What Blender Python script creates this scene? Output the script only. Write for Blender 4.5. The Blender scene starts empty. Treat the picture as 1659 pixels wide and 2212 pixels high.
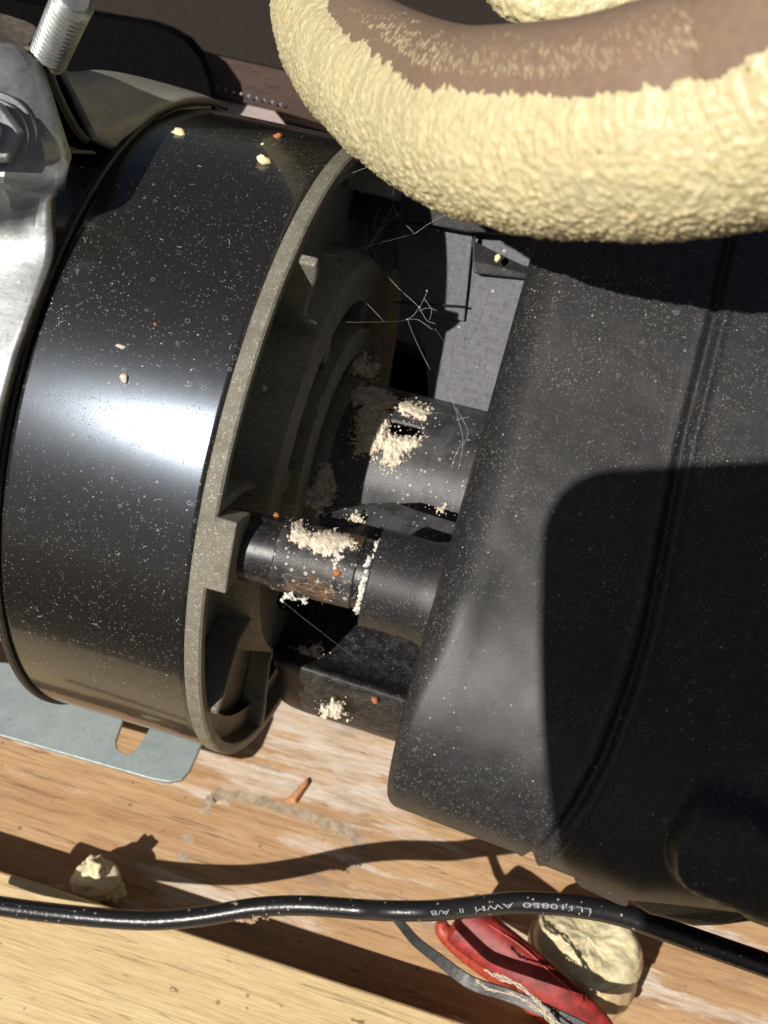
import bpy, math, random
import numpy as np
from mathutils import Vector, Matrix, noise
random.seed(7)
R = math.radians
SC = bpy.context.scene
COL = SC.collection
CM = 0.01
# ------------------------------------------------------------------ camera, world, sun
F = 2600.0                      # focal length in units of a 1659 x 2212 picture
th, sl = R(8.61), R(14.75)
Xc = Vector((math.cos(th)*math.cos(sl), -math.cos(th)*math.sin(sl), math.sin(th)))
el = R(58)
Zc = Vector((0, math.cos(el), math.sin(el)))
Zc = (Zc - Xc*Zc.dot(Xc)).normalized()
Yc = Zc.cross(Xc)
M = Matrix((Xc, Yc, Zc)).transposed()          # world -> camera
MT = M.transposed()

def ray(px, py):
    return MT @ Vector(((px-829.5)/F, -(py-1106)/F, -1.0))
AX = Vector((0, 0, 15.0))                       # point of the drum axis, in the plane of the rim
CAM = AX - ray(661.6, 976)*40.0

def P(px, py, d):
    return CAM + ray(px, py)*d
def PX(px, py, x):
    r = ray(px, py); return CAM + r*((x-CAM.x)/r.x)
def PY(px, py, y):
    r = ray(px, py); return CAM + r*((y-CAM.y)/r.y)
def PZ(px, py, z):
    r = ray(px, py); return CAM + r*((z-CAM.z)/r.z)
def proj(p):
    c = M @ (Vector(p)-CAM)
    return (829.5 + F*c.x/-c.z, 1106 - F*c.y/-c.z, -c.z)

cam = bpy.data.cameras.new('camera'); camo = bpy.data.objects.new('camera', cam); COL.objects.link(camo)
mw = MT.to_4x4(); mw.translation = CAM*CM
camo.matrix_world = mw
cam.sensor_fit = 'HORIZONTAL'; cam.sensor_width = 36; cam.lens = F/1659*36
cam.clip_start = 0.005; cam.clip_end = 200
cam.dof.use_dof = True; cam.dof.focus_distance = 0.335; cam.dof.aperture_fstop = 28
SC.camera = camo
travel = (MT @ Vector(((2090-829.5)/F, 0.0, -1.0))).normalized()
sund = -travel
w = bpy.data.worlds.new('World'); SC.world = w; w.use_nodes = True
nt = w.node_tree; sky = nt.nodes.new('ShaderNodeTexSky'); sky.sky_type = 'NISHITA'
sky.sun_disc = False; sky.dust_density = 1.5; sky.sun_elevation = math.asin(sund.z); sky.sun_rotation = math.atan2(sund.x, sund.y)
bg = nt.nodes['Background']; bg.inputs['Strength'].default_value = 0.05
_mx = nt.nodes.new('ShaderNodeMix'); _mx.data_type = 'RGBA'; _mx.blend_type = 'MULTIPLY'; _mx.inputs[0].default_value = 1
_mx.inputs[7].default_value = (.80, .72, .62, 1)      # warm cast of the surroundings
nt.links.new(sky.outputs[0], _mx.inputs[6]); nt.links.new(_mx.outputs[2], bg.inputs['Color'])
sl_ = bpy.data.lights.new('sun', 'SUN'); sl_.energy = 4.9; sl_.angle = R(0.5); sl_.color = (1.0, 0.945, 0.87)
so = bpy.data.objects.new('sun', sl_); COL.objects.link(so)
so.rotation_euler = sund.to_track_quat('Z', 'Y').to_euler()
SC.view_settings.view_transform = 'Standard'; SC.view_settings.look = 'None'
SC.view_settings.exposure = 0.0; SC.view_settings.gamma = 1
SC.cycles.max_bounces = 8

# ------------------------------------------------------------------ material helpers
class NM:
    def __init__(s, name):
        s.m = bpy.data.materials.new(name); s.m.use_nodes = True
        s.t = s.m.node_tree; s.b = s.t.nodes['Principled BSDF']
        tc = s.t.nodes.new('ShaderNodeTexCoord'); mp = s.t.nodes.new('ShaderNodeMapping')
        mp.inputs['Scale'].default_value = (100, 100, 100)
        s.t.links.new(tc.outputs['Object'], mp.inputs[0]); s.co = mp.outputs[0]
    def l(s, a, b): s.t.links.new(a, b)
    def scaled(s, sx, sy, sz):
        mp = s.t.nodes.new('ShaderNodeMapping'); mp.inputs['Scale'].default_value = (sx, sy, sz)
        s.l(s.co, mp.inputs[0]); return mp.outputs[0]
    def noise(s, scale, detail=4, rough=.55, co=None, dist=0):
        n = s.t.nodes.new('ShaderNodeTexNoise'); n.inputs['Scale'].default_value = scale
        n.inputs['Detail'].default_value = detail; n.inputs['Roughness'].default_value = rough
        n.inputs['Distortion'].default_value = dist
        s.l(co or s.co, n.inputs['Vector']); return n.outputs[0]
    def voro(s, scale, co=None, feature='F1'):
        n = s.t.nodes.new('ShaderNodeTexVoronoi'); n.inputs['Scale'].default_value = scale
        n.feature = feature
        s.l(co or s.co, n.inputs['Vector']); return n
    def ramp(s, v, stops):
        n = s.t.nodes.new('ShaderNodeValToRGB'); e = n.color_ramp.elements
        while len(e) < len(stops): e.new(0.5)
        for k, (p, c) in enumerate(stops):
            e[k].position = p; e[k].color = (c, c, c, 1) if not hasattr(c, '__len__') else (*c, 1)
        s.l(v, n.inputs[0]); return n.outputs[0]
    def math(s, op, a, b=None, c=None):
        n = s.t.nodes.new('ShaderNodeMath'); n.operation = op
        for k, v in enumerate((a, b, c)):
            if v is None: continue
            if isinstance(v, (int, float)): n.inputs[k].default_value = v
            else: s.l(v, n.inputs[k])
        return n.outputs[0]
    def mix(s, f, a, b):
        n = s.t.nodes.new('ShaderNodeMix'); n.data_type = 'RGBA'
        for k, v in ((0, f), (6, a), (7, b)):
            if isinstance(v, (int, float)): n.inputs[k].default_value = v
            elif isinstance(v, tuple): n.inputs[k].default_value = (*v, 1)
            else: s.l(v, n.inputs[k])
        return n.outputs[2]
    def bump(s, h, strength, dist=.0003, prev=None):
        n = s.t.nodes.new('ShaderNodeBump'); n.inputs['Strength'].default_value = strength
        n.inputs['Distance'].default_value = dist
        s.l(h, n.inputs['Height'])
        if prev: s.l(prev, n.inputs['Normal'])
        return n.outputs[0]
    def put(s, **k):
        for a, v in k.items():
            inp = s.b.inputs[{'color': 'Base Color', 'rough': 'Roughness', 'metal': 'Metallic', 'normal': 'Normal',
                              'spec': 'Specular IOR Level', 'coat': 'Coat Weight', 'coatr': 'Coat Roughness',
                              'sss': 'Subsurface Weight', 'aniso': 'Anisotropic', 'sheen': 'Sheen Weight'}[a]]
            if isinstance(v, tuple): inp.default_value = (*v, 1)
            elif isinstance(v, (int, float)): inp.default_value = v
            else: s.l(v, inp)
        return s.m
    # white dust specks: small spheres of a 3-D cell pattern cut by the surface
    def specks(s, scale, size, keep, cover=None):
        v = s.voro(scale)
        sep = s.t.nodes.new('ShaderNodeSeparateColor'); s.l(v.outputs['Color'], sep.inputs[0])
        r = s.math('MULTIPLY', s.math('POWER', sep.outputs[0], 2.0), size)
        a = s.math('LESS_THAN', v.outputs['Distance'], r)
        k = s.math('LESS_THAN', sep.outputs[1], keep)
        o = s.math('MULTIPLY', a, k)
        if cover is not None: o = s.math('MULTIPLY', o, cover)
        return o, sep.outputs[2]
    def rings(s, scale, r0, width, keep, cover=None):
        v = s.voro(scale)
        sep = s.t.nodes.new('ShaderNodeSeparateColor'); s.l(v.outputs['Color'], sep.inputs[0])
        d = s.math('ABSOLUTE', s.math('SUBTRACT', v.outputs['Distance'], s.math('MULTIPLY_ADD', sep.outputs[0], r0*.6, r0*.5)))
        a = s.math('LESS_THAN', d, width)
        o = s.math('MULTIPLY', a, s.math('LESS_THAN', sep.outputs[1], keep))
        if cover is not None: o = s.math('MULTIPLY', o, cover)
        return o

def black_plastic(name, base=(.022, .022, .024), rough=.42, dust=.35, fine=.5, metal=0.0, spec=.5, bscale=60, bstr=.25, film=.12, rings=.25, rv=.16):
    m = NM(name)
    cover = m.ramp(m.noise(.35, 3), [(.42, 0), (.56, 1)])
    sp1, c1 = m.specks(9.5, .21, dust, m.ramp(m.noise(.5, 4, .6), [(.42, 0), (.56, 1)]))
    sp2, c2 = m.specks(24, .50, fine, m.ramp(m.noise(.8, 3), [(.3, .15), (.6, 1)]))
    rg = m.rings(3.4, .20, .022, rings, cover)
    f = m.ramp(m.noise(3, 8, .7), [(.45, 0), (.8, film)])
    col = m.mix(f, base, (.30, .28, .25))
    col = m.mix(m.math('MULTIPLY', rg, .35), col, (.5, .5, .5))
    col = m.mix(m.math('MULTIPLY', sp2, .45), col, (.38, .36, .32))
    col = m.mix(sp1, col, (.62, .57, .47))
    any_ = m.math('MAXIMUM', m.math('MAXIMUM', sp1, sp2), m.math('MULTIPLY', rg, .5))
    rr = m.math('ADD', m.math('MULTIPLY', any_, .4), m.math('MULTIPLY_ADD', m.noise(2, 5), rv, rough-rv*.5))
    nb = m.bump(m.noise(bscale, 3), bstr, .0002)
    nb = m.bump(any_, .5, .0002, nb)
    return m.put(color=col, rough=rr, metal=metal, spec=spec, normal=nb)

M_DRUM = black_plastic('drum_black_paint', (.016, .015, .0135), .225, .36, .34, spec=.7, bscale=90, bstr=.04, film=.01, rv=.03)
tn = M_DRUM.node_tree.nodes.new('ShaderNodeTangent'); tn.direction_type = 'RADIAL'; tn.axis = 'X'
_b = M_DRUM.node_tree.nodes['Principled BSDF']; M_DRUM.node_tree.links.new(tn.outputs[0], _b.inputs['Tangent'])
_b.inputs['Anisotropic'].default_value = .45; _b.inputs['Anisotropic Rotation'].default_value = 0
_b.inputs['Specular Tint'].default_value = (.70, .82, 1, 1)  # cool sky tint put into the highlights; black paint has none itself
_b.inputs['Coat Weight'].default_value = .5; _b.inputs['Coat Roughness'].default_value = .06
M_HOUS = black_plastic('moulded_black_plastic', (.022, .0215, .023), .43, .26, .75, spec=.5, bscale=55, bstr=.30, film=.07, rings=.14, rv=.05)
M_DARK = black_plastic('dull_black_plastic', (.016, .016, .017), .5, .15, .5, film=.10)
M_TUBE = black_plastic('tube_black', (.013, .013, .016), .33, .35, .55, spec=.6, bscale=120, bstr=.15, film=.15, rings=.45)
def coupling():
    m = NM('bloomed_black_pipe')
    f = m.ramp(m.noise(1.1, 6, .65), [(.38, .05), (.62, .9)])
    v = m.ramp(m.noise(3.0, 4, .6, dist=1.5), [(.488, 0), (.5, .8), (.512, 0)])
    cov = m.ramp(m.noise(1.0, 3), [(.5, 0), (.6, .6)])
    sp, c = m.specks(9, .4, .5)
    col = m.mix(f, (.02, .02, .022), (.085, .085, .09))
    col = m.mix(m.math('MULTIPLY', m.math('MULTIPLY', v, cov), .5), col, (.5, .47, .42))
    col = m.mix(m.math('MULTIPLY', sp, .7), col, (.5, .47, .4))
    return m.put(color=col, rough=.42, normal=m.bump(m.noise(30, 4), .3))
M_COUP = coupling()
def grey_panel():
    m = NM('greyish_black_panel')
    n1 = m.noise(9, 5, .7); n2 = m.noise(14, 3, .6, m.scaled(.15, 1, 1)); n3 = m.noise(14, 3, .6, m.scaled(1, .15, .15))
    f = m.ramp(m.math('MULTIPLY', m.math('ADD', m.math('ADD', n1, n2), n3), .333), [(.38, 0), (.62, 1)])
    sp, c = m.specks(4, .25, .3)
    col = m.mix(f, (.10, .10, .115), (.19, .19, .215))
    col = m.mix(sp, col, (.5, .48, .4))
    return m.put(color=col, rough=.75, normal=m.bump(f, .3))
M_GREY = grey_panel()
M_CRAD = black_plastic('crusty_black_block', (.016, .016, .018), .40, .5, .5, film=.25, rings=.3)
def cast():
    m = NM('sand_cast_aluminium')
    n = m.noise(42, 5, .75); v = m.voro(34)
    sep = m.t.nodes.new('ShaderNodeSeparateColor'); m.l(v.outputs['Color'], sep.inputs[0])
    col = m.mix(m.ramp(n, [(.35, 0), (.7, 1)]), (.21, .195, .15), (.48, .455, .37))
    col = m.mix(m.ramp(sep.outputs[0], [(.90, 0), (.97, .8)]), col, (.8, .77, .68))
    dirt = m.ramp(m.noise(1.2, 6, .7), [(.48, 0), (.72, .55)])
    col = m.mix(dirt, col, (.12, .10, .075))
    nb = m.bump(m.math('ADD', n, m.math('MULTIPLY', sep.outputs[1], .7)), .9, .0003)
    return m.put(color=col, rough=.5, metal=.35, normal=nb)
M_CAST = cast()
def galv(name, base, dark, rough, metal=.9):
    m = NM(name)
    n = m.noise(.9, 6, .65, dist=.6); n2 = m.noise(7, 6, .7); st = m.noise(5, 4, .6, m.scaled(.3, 1, 1.4))
    f = m.ramp(n, [(.35, 0), (.65, 1)])
    col = m.mix(f, dark, base)
    col = m.mix(m.ramp(n2, [(.54, 0), (.70, .6)]), col, tuple(c*.35 for c in base))
    sp, c = m.specks(7, .3, .3)
    col = m.mix(m.math('MULTIPLY', sp, .6), col, (.6, .6, .55))
    rr = m.math('MULTIPLY_ADD', n2, .3, rough-.12)
    nb = m.bump(n, .12, .0008); nb = m.bump(st, .2, .0002, nb)
    return m.put(color=col, rough=rr, metal=metal, normal=nb)
M_GALV = galv('galvanised_steel', (.44, .455, .46), (.20, .21, .215), .42, .78)
M_ZINC = galv('zinc_plated_plate', (.44, .50, .50), (.36, .42, .42), .5, .55)
M_OLIVE = galv('grey_painted_strap', (.42, .40, .35), (.33, .31, .27), .5, .2)
M_EDGE = galv('rusty_cut_edge', (.24, .20, .13), (.12, .10, .07), .55, .4)
def wood(name, c1, c2, c3, stains=True, pale=.5, spot=None):
    m = NM(name)
    g = m.noise(1.6, 8, .62, m.scaled(.06, 1, 1), dist=.5)
    g2 = m.noise(9, 6, .7, m.scaled(.035, 1, 1))
    g3 = m.noise(.25, 3, .5)
    col = m.mix(m.ramp(g, [(.34, 0), (.62, 1)]), c1, c2)
    col = m.mix(m.ramp(g2, [(.52, 0), (.68, .55)]), col, c3)
    col = m.mix(m.ramp(g3, [(.4, 0), (.7, .35)]), col, c2)
    v = m.specks(2.2, .22, .35)[0]
    kn = m.math('MULTIPLY', m.ramp(m.noise(2.6, 4, .6, m.scaled(.5, 1, 1)), [(.69, 0), (.72, .8)]), 1.0)
    col = m.mix(kn, col, (.13, .07, .035))
    col = m.mix(m.math('MULTIPLY', v, .6), col, (.16, .09, .05))
    # fine dark scratch lines along the grain
    ln = m.ramp(m.noise(2.2, 3, .55, m.scaled(.025, 1, 1)), [(.488, 0), (.5, .75), (.508, 0)])
    col = m.mix(ln, col, tuple(c*.45 for c in c3))
    if stains:
        pn = m.noise(.60, 8, .68, m.scaled(.16, 1, 1), dist=.3)
        if spot:
            vd = m.t.nodes.new('ShaderNodeVectorMath'); vd.operation = 'DISTANCE'; m.l(m.scaled(.55, 1, 1), vd.inputs[0])
            vd.inputs[1].default_value = (spot[0]*.55, spot[1], spot[2])
            pn = m.math('ADD', pn, m.ramp(m.math('MULTIPLY', vd.outputs['Value'], .1), [(0, .13), (.62, -.0)]))
        msk = m.ramp(pn, [(.565, 0), (.61, pale)])
        fine = m.ramp(m.noise(3, 6, .75, m.scaled(.12, 1, 1)), [(.36, .15), (.62, 1)])
        col = m.mix(m.math('MULTIPLY', msk, fine), col, (.78, .72, .64))
        gm = m.ramp(m.noise(.4, 6, .7, m.scaled(.5, 1, 1)), [(.56, 0), (.64, .35)])
        col = m.mix(gm, col, (.24, .20, .17))
    fb = m.noise(26, 4, .75, m.scaled(.03, 1, 1))
    col = m.mix(m.ramp(fb, [(.36, .45), (.52, 0)]), col, tuple(c*.6 for c in c3))
    nb = m.bump(g2, .5, .0006); nb = m.bump(m.noise(22, 4, .7, m.scaled(.1, 1, 1)), .3, .0003, nb)
    return m.put(color=col, rough=.62, normal=nb, spec=.35)
M_WOOD = wood('worn_varnished_pine', (.43, .245, .115), (.60, .39, .21), (.27, .145, .07), pale=.85, spot=(PZ(690, 1690, 0).x, PZ(690, 1690, 0).y-(14+PZ(555, 2066, 2.5).y-1.4)/2, 2.5))
M_PINE = wood('pale_sawn_pine', (.66, .47, .23), (.78, .60, .34), (.48, .32, .14), stains=False)
M_BROWN = wood('shade_brown_board', (.085, .055, .042), (.115, .078, .06), (.05, .032, .025), stains=False)  # dark tone stands in for shade over the boards behind the drum
M_PALEW = wood('sunlit_pink_board', (.62, .50, .46), (.72, .60, .56), (.5, .38, .35), stains=False)  # pale tone stands in for the sunlit patch among the shaded boards
def foam(name, c1=(.86, .74, .42), c2=(.66, .50, .22), b=1.0, sss=.0):
    m = NM(name)
    n = m.noise(5, 5, .6); v = m.voro(7); n0 = m.noise(.7, 3)
    col = m.mix(m.ramp(n, [(.3, 0), (.6, 1)]), c2, c1)
    col = m.mix(m.ramp(n0, [(.5, 0), (.75, .5)]), col, tuple(x*.8 for x in c1))
    sp = m.specks(3, .2, .2)[0]
    col = m.mix(m.math('MULTIPLY', sp, .5), col, (.3, .18, .08))
    h = m.math('SUBTRACT', 1.0, v.outputs['Distance'])
    nb = m.bump(h, .35*b, .0005); nb = m.bump(n, .25*b, .0006, nb)
    return m.put(color=col, rough=.38, normal=nb, spec=.45)
M_FOAM = foam('sprayed_foam', (.74, .655, .40), (.62, .52, .27)); M_FOAM2 = foam('cut_foam', (.86, .77, .50), (.72, .60, .34), .8)
M_SKIN = foam('shaded_foam_skin', (.80, .62, .36), (.68, .47, .23), .5)  # smooth skin, its browner colour standing in for a shadow on the sides
def simple(name, c, rough=.5, metal=0, vary=.25, scale=6, b=.3, **k):
    m = NM(name); n = m.noise(scale, 6, .65)
    col = m.mix(m.ramp(n, [(.35, 0), (.68, 1)]), tuple(x*(1-vary) for x in c), tuple(min(1, x*(1+vary)) for x in c))
    return m.put(color=col, rough=rough, metal=metal, normal=m.bump(n, b, .0005), **k)
M_HOSE = simple('brown_rubber_hose', (.27, .185, .13), .55, b=.12, vary=.12, spec=.35)
def cable_mat():
    m = NM('cable_black'); sp, c = m.specks(7, .3, .35)
    crust = m.specks(3, .3, .1)[0]
    col = m.mix(sp, m.mix(crust, (.012, .012, .014), (.3, .2, .1)), (.35, .32, .28))
    return m.put(color=col, rough=.30, spec=.5, normal=m.bump(m.noise(5, 3), .3, .0005))
M_CABLE = cable_mat()
M_PRINT = simple('grey_cable_print', (.30, .31, .34), .6, vary=.4, scale=20)
M_STRIP = simple('dark_grey_flat_strip', (.03, .031, .03), .4, vary=.3)
M_STRING = simple('pale_frayed_string', (.6, .52, .4), .9)
M_RED = simple('red_translucent_plastic', (.27, .026, .022), .5, vary=.45, scale=2.4, spec=.4)
M_RED2 = simple('orange_red_plastic_edge', (.40, .06, .03), .45, vary=.3)
M_CRUST = simple('white_mineral_crust', (.74, .65, .51), .95, vary=.38, scale=5, b=1.0)
M_CRUST2 = simple('white_chalk_crust', (.74, .70, .64), .9, vary=.2, scale=9, b=.8)
M_ORANGE = simple('orange_crumb', (.50, .17, .05), .8, vary=.35, scale=14, b=.8)
M_CREAM = simple('cream_crumb', (.86, .74, .45), .5, vary=.1)
M_WEB = simple('cobweb_thread', (.8, .8, .78), .7, vary=.1)
M_VOID = simple('void_black', (.003, .003, .0032), .8, vary=.3, spec=.05)  # flat black, also fills dark gaps and the vent cavity
M_BEAD = simple('pale_sealant_bead', (.30, .31, .36), .3)
M_BLOCKER = simple('blocker_black', (.02, .02, .022), .2)

# ------------------------------------------------------------------ mesh helpers (all lengths in cm)
def put(name, V, Fc, mat, parent=None, smooth=True, sharp=38, bevel=0, seg=2, kind=None, label=None, mats=None, midx=None, solid=0, sub=0):
    off = parent['_loc'] if parent is not None else (0, 0, 0)
    base = Vector(off)
    if parent is None:
        a = np.array([tuple(v) for v in V]); base = Vector(((a[:, 0].min()+a[:, 0].max())/2, (a[:, 1].min()+a[:, 1].max())/2, a[:, 2].min()))
    me = bpy.data.meshes.new(name)
    me.from_pydata([tuple((Vector(v)-base)*CM) for v in V], [], [tuple(f) for f in Fc])
    me.validate(); me.update()
    for mm in (mats or [mat]): me.materials.append(mm)
    if midx: me.polygons.foreach_set('material_index', midx[:len(me.polygons)])
    if smooth:
        me.polygons.foreach_set('use_smooth', [True]*len(me.polygons))
        if sharp: me.set_sharp_from_angle(angle=R(sharp))
    o = bpy.data.objects.new(name, me); COL.objects.link(o)
    if parent is not None:
        o.parent = parent; o['_loc'] = tuple(base)
    else:
        o.location = base*CM; o['_loc'] = tuple(base)
    if solid:
        s = o.modifiers.new('thickness', 'SOLIDIFY'); s.thickness = solid*CM; s.offset = -1
    if sub:
        s = o.modifiers.new('round', 'SUBSURF'); s.levels = sub; s.render_levels = sub
    if bevel:
        b = o.modifiers.new('bevel', 'BEVEL'); b.width = bevel*CM; b.segments = seg; b.limit_method = 'ANGLE'; b.angle_limit = R(40)
    if kind: o['kind'] = kind
    if label: o['label'] = label
    return o
def tag(o, label, cat, group=None, kind=None):
    o['label'] = label; o['category'] = cat
    if group: o['group'] = group
    if kind: o['kind'] = kind
    return o
def root(name, loc, label, cat, group=None):
    o = bpy.data.objects.new(name, None); COL.objects.link(o); o.empty_display_size = .01
    o.location = Vector(loc)*CM; o['_loc'] = tuple(loc)
    return tag(o, label, cat, group)
def merge(*parts):
    V, Fc = [], []
    for v, f in parts:
        n = len(V); V += list(v); Fc += [tuple(i+n for i in q) for q in f]
    return V, Fc
def grid(rows, close_u=False, close_v=False, cap=False):
    n, k = len(rows), len(rows[0]); V = [p for r in rows for p in r]; Fc = []
    for i in range(n-(0 if close_v else 1)):
        for j in range(k-(0 if close_u else 1)):
            a, b = i*k+j, i*k+(j+1) % k; c, d = ((i+1) % n)*k+(j+1) % k, ((i+1) % n)*k+j
            Fc.append((a, b, c, d))
    if cap: Fc.append(tuple(range(k))[::-1]); Fc.append(tuple((n-1)*k+j for j in range(k)))
    return V, Fc
def catmull(pts, n):
    pts = [np.array(p, float) for p in pts]; out = []
    q = [2*pts[0]-pts[1]]+pts+[2*pts[-1]-pts[-2]]
    for i in range(1, len(q)-2):
        for t in np.linspace(0, 1, n, endpoint=False):
            a, b, c, d = q[i-1], q[i], q[i+1], q[i+2]
            out.append(.5*((2*b)+(c-a)*t+(2*a-5*b+4*c-d)*t*t+(3*b-a-3*c+d)*t**3))
    out.append(q[-2]); return [Vector(o) for o in out] if len(out[0]) == 3 else out
def frames(path, up):
    path = [Vector(p) for p in path]; n = len(path); fr = []
    for i in range(n):
        t = (path[min(i+1, n-1)]-path[max(i-1, 0)]).normalized()
        s = t.cross(up).normalized(); u = s.cross(t)
        fr.append((t, s, u))
    return fr
def sweep(path, radii, nseg, up=None, cap=True, sec=None, disp=None):
    up = up or -ray(830, 1100).normalized()
    path = [Vector(p) for p in path]
    fr = frames(path, up); rows = []
    for i, (p, (t, s, u)) in enumerate(zip(path, fr)):
        r = radii[i] if hasattr(radii, '__len__') else radii; row = []
        for j in range(nseg if not sec else len(sec)):
            if sec: a, b = sec[j]; q = p + s*a*r + u*b*r
            else:
                an = 2*math.pi*j/nseg; d = s*math.cos(an)+u*math.sin(an); q = p + d*r
                if disp: q = q + d*disp(q, i/len(path), an)
            row.append(q)
        rows.append(row)
    return grid(rows, close_u=True, cap=cap)
# cylinder coordinates about the drum axis: phi = 0 faces the camera, positive goes down in the picture
Tt = CAM-AX; Tt.x = 0; Tt.normalize(); Dd = Vector((0, -Tt.z, Tt.y))
def cyl(x, r, phi): return AX + Vector((x, 0, 0)) + (Tt*math.cos(R(phi)) + Dd*math.sin(R(phi)))*r
def lathe(prof, n=128, a0=0, a1=360):
    full = abs(a1-a0) >= 360
    m_ = n if full else n+1
    rows = [[cyl(x, r, a0+(a1-a0)*j/n) for j in range(m_)] for x, r in prof]
    return grid(rows, close_u=full)
def cblock(x0, x1, r0, r1, a0, a1, n=None):
    n = n or max(2, int(abs(a1-a0)/3)); rows = []
    for j in range(n+1):
        a = a0+(a1-a0)*j/n
        rows.append([cyl(x0, r0, a), cyl(x1, r0, a), cyl(x1, r1, a), cyl(x0, r1, a)])
    return grid(rows, close_u=True, cap=True)
def hexa(a, b):      # two matching 4-point loops
    V = list(a)+list(b); n = len(a)
    Fc = [tuple(range(n))[::-1], tuple(range(n, 2*n))]+[(i, (i+1) % n, n+(i+1) % n, n+i) for i in range(n)]
    return V, Fc
def box(x0, x1, y0, y1, z0, z1):
    return hexa([(x0, y0, z0), (x1, y0, z0), (x1, y1, z0), (x0, y1, z0)], [(x0, y0, z1), (x1, y0, z1), (x1, y1, z1), (x0, y1, z1)])
def slab(pts, nrm, thick):
    n = Vector(nrm).normalized()*thick
    return hexa([Vector(p)-n for p in pts], [Vector(p) for p in pts])
def blob(c, r, n=2, squash=(1, 1, 1), amp=.25, fr=2.0, seed=0):
    import bmesh
    bm = bmesh.new(); bmesh.ops.create_icosphere(bm, subdivisions=n, radius=1.0)
    V = []
    for v in bm.verts:
        k = 1+amp*noise.noise(v.co*fr+Vector((seed*3.1, seed*1.7, seed)))*2
        V.append(Vector(c)+Vector((v.co.x*squash[0], v.co.y*squash[1], v.co.z*squash[2]))*r*k)
    Fc = [tuple(v.index for v in f.verts) for f in bm.faces]; bm.free(); return V, Fc
def cyl_depth(px, py, r=10.05):     # where a viewing ray meets the drum
    d = ray(px, py); o = CAM-AX
    a = d.y*d.y+d.z*d.z; b = 2*(o.y*d.y+o.z*d.z); c = o.y*o.y+o.z*o.z-r*r
    D = b*b-4*a*c
    return (-b-math.sqrt(max(D, 0)))/(2*a)
RD = 10.05

# ------------------------------------------------------------------ ground and boards
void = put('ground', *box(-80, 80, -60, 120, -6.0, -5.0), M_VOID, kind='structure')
E1, E2 = PZ(250, 1962, 2.5), PZ(860, 2162, 2.5)   # edge of the raised plank
edge_y = (E1.y+E2.y)/2
def boardbox(x0, x1, ya, yb, z0, z1, rot=0, piv=(0, 0)):
    V, Fc = box(x0, x1, ya, yb, z0, z1)
    c, s = math.cos(rot), math.sin(rot)
    V = [Vector((piv[0]+(v[0]-piv[0])*c-(v[1]-piv[1])*s, piv[1]+(v[0]-piv[0])*s+(v[1]-piv[1])*c, v[2])) for v in V]
    return V, Fc
rot = math.atan2(E2.y-E1.y, E2.x-E1.x)
main = put('plank', *box(-45, 45, edge_y-1.4, 14, -2.5, 0), M_WOOD, bevel=.1)
tag(main, 'orange-brown stained wooden board under the motor, smeared with white', 'plank')
V, Fc = boardbox(-45, 45, E1.y-14, E1.y, .3, 2.5, rot, (E1.x, E1.y))
tag(put('plank', V, Fc, M_PINE, bevel=.12), 'pale sawn pine plank raised along the lower left, below the cable', 'plank')
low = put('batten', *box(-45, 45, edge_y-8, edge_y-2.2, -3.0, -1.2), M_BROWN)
tag(low, 'dark batten down in the gap between the pale and the orange board', 'plank')

# ------------------------------------------------------------------ background behind the motor
tag(put('plank', *slab([PZ(*q, -4) for q in ((300, -400), (2000, 60), (1300, 900), (300, 520))], (0, 0, 1), 2), M_BROWN), 'board behind the drum at the top, coloured dark brown for shade', 'plank')
b0 = [P(380, 215, 63), P(700, 290, 63), P(740, 380, 60), P(380, 300, 60)]
tag(put('plank', *slab([P(430, 196, 52), P(590, 236, 52), P(665, 330, 50), P(430, 290, 50)], (0, -.5, .8), 1), M_PALEW), 'wood strip coloured pale pink as a sunlit patch, glimpsed above the drum', 'plank')
tag(put('plank', *slab([P(400, 105, 52.5), P(690, 170, 52.5), P(900, 330, 51.6), P(590, 235, 51.6), P(400, 193, 51.6)], (0, -.5, .8), 1), M_BROWN), 'rail coloured brown for shade above the pale strip, left of the foam hose', 'plank')
tag(put('plank', *slab([P(150, -60, 66), P(1300, -60, 66), P(1300, 250, 64), P(690, 168, 64), P(150, 45, 64)], (0, -.5, .8), 1), simple('shade_deep_brown', (.022, .015, .010), .6)), 'beam coloured deep brown for shade across the very top behind the hose', 'plank')  # colour darkened to stand in for the dark opening inside the hose loop
bd = root('sealant_bead', P(540, 205, 60), 'line of small shiny pale sealant dots above the pinkish strip', 'sealant')
for k in range(9):
    p = P(470+k*17, 190+k*4.4, 51.3); put('dot', *blob(p, (.055+.03*random.random()), 2, amp=.2, seed=k), M_BEAD, bd)
# black rounded tank at the top left
tk = root('black_tank', P(250, 150, 60), 'black round-cornered tank behind the bolt and grey strap', 'tank')
pts = []
cx, cy, rr_ = 380, 160, 90
out = [(-100, -40), (60, 0), (200, 26), (330, 48)]
arc = [(330, 48), (370, 62), (410, 85), (438, 118), (455, 158), (464, 200), (467, 260), (470, 400)]
loop = [(-100, 400)]+out+arc[1:]
front = [P(x, y, 50) for x, y in loop]
mid = [P(x+(-5 if x > 0 else 0), y+3, 49.4) for x, y in loop]
back = [P(x+6, y-4, 60) for x, y in loop]
V, Fc = grid([back, front, [P(x-8*(x > 0), y+7, 49.2) for x, y in loop]], close_u=True, cap=True)
put('tank_body', V, Fc, M_VOID, tk, sharp=50)
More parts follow.
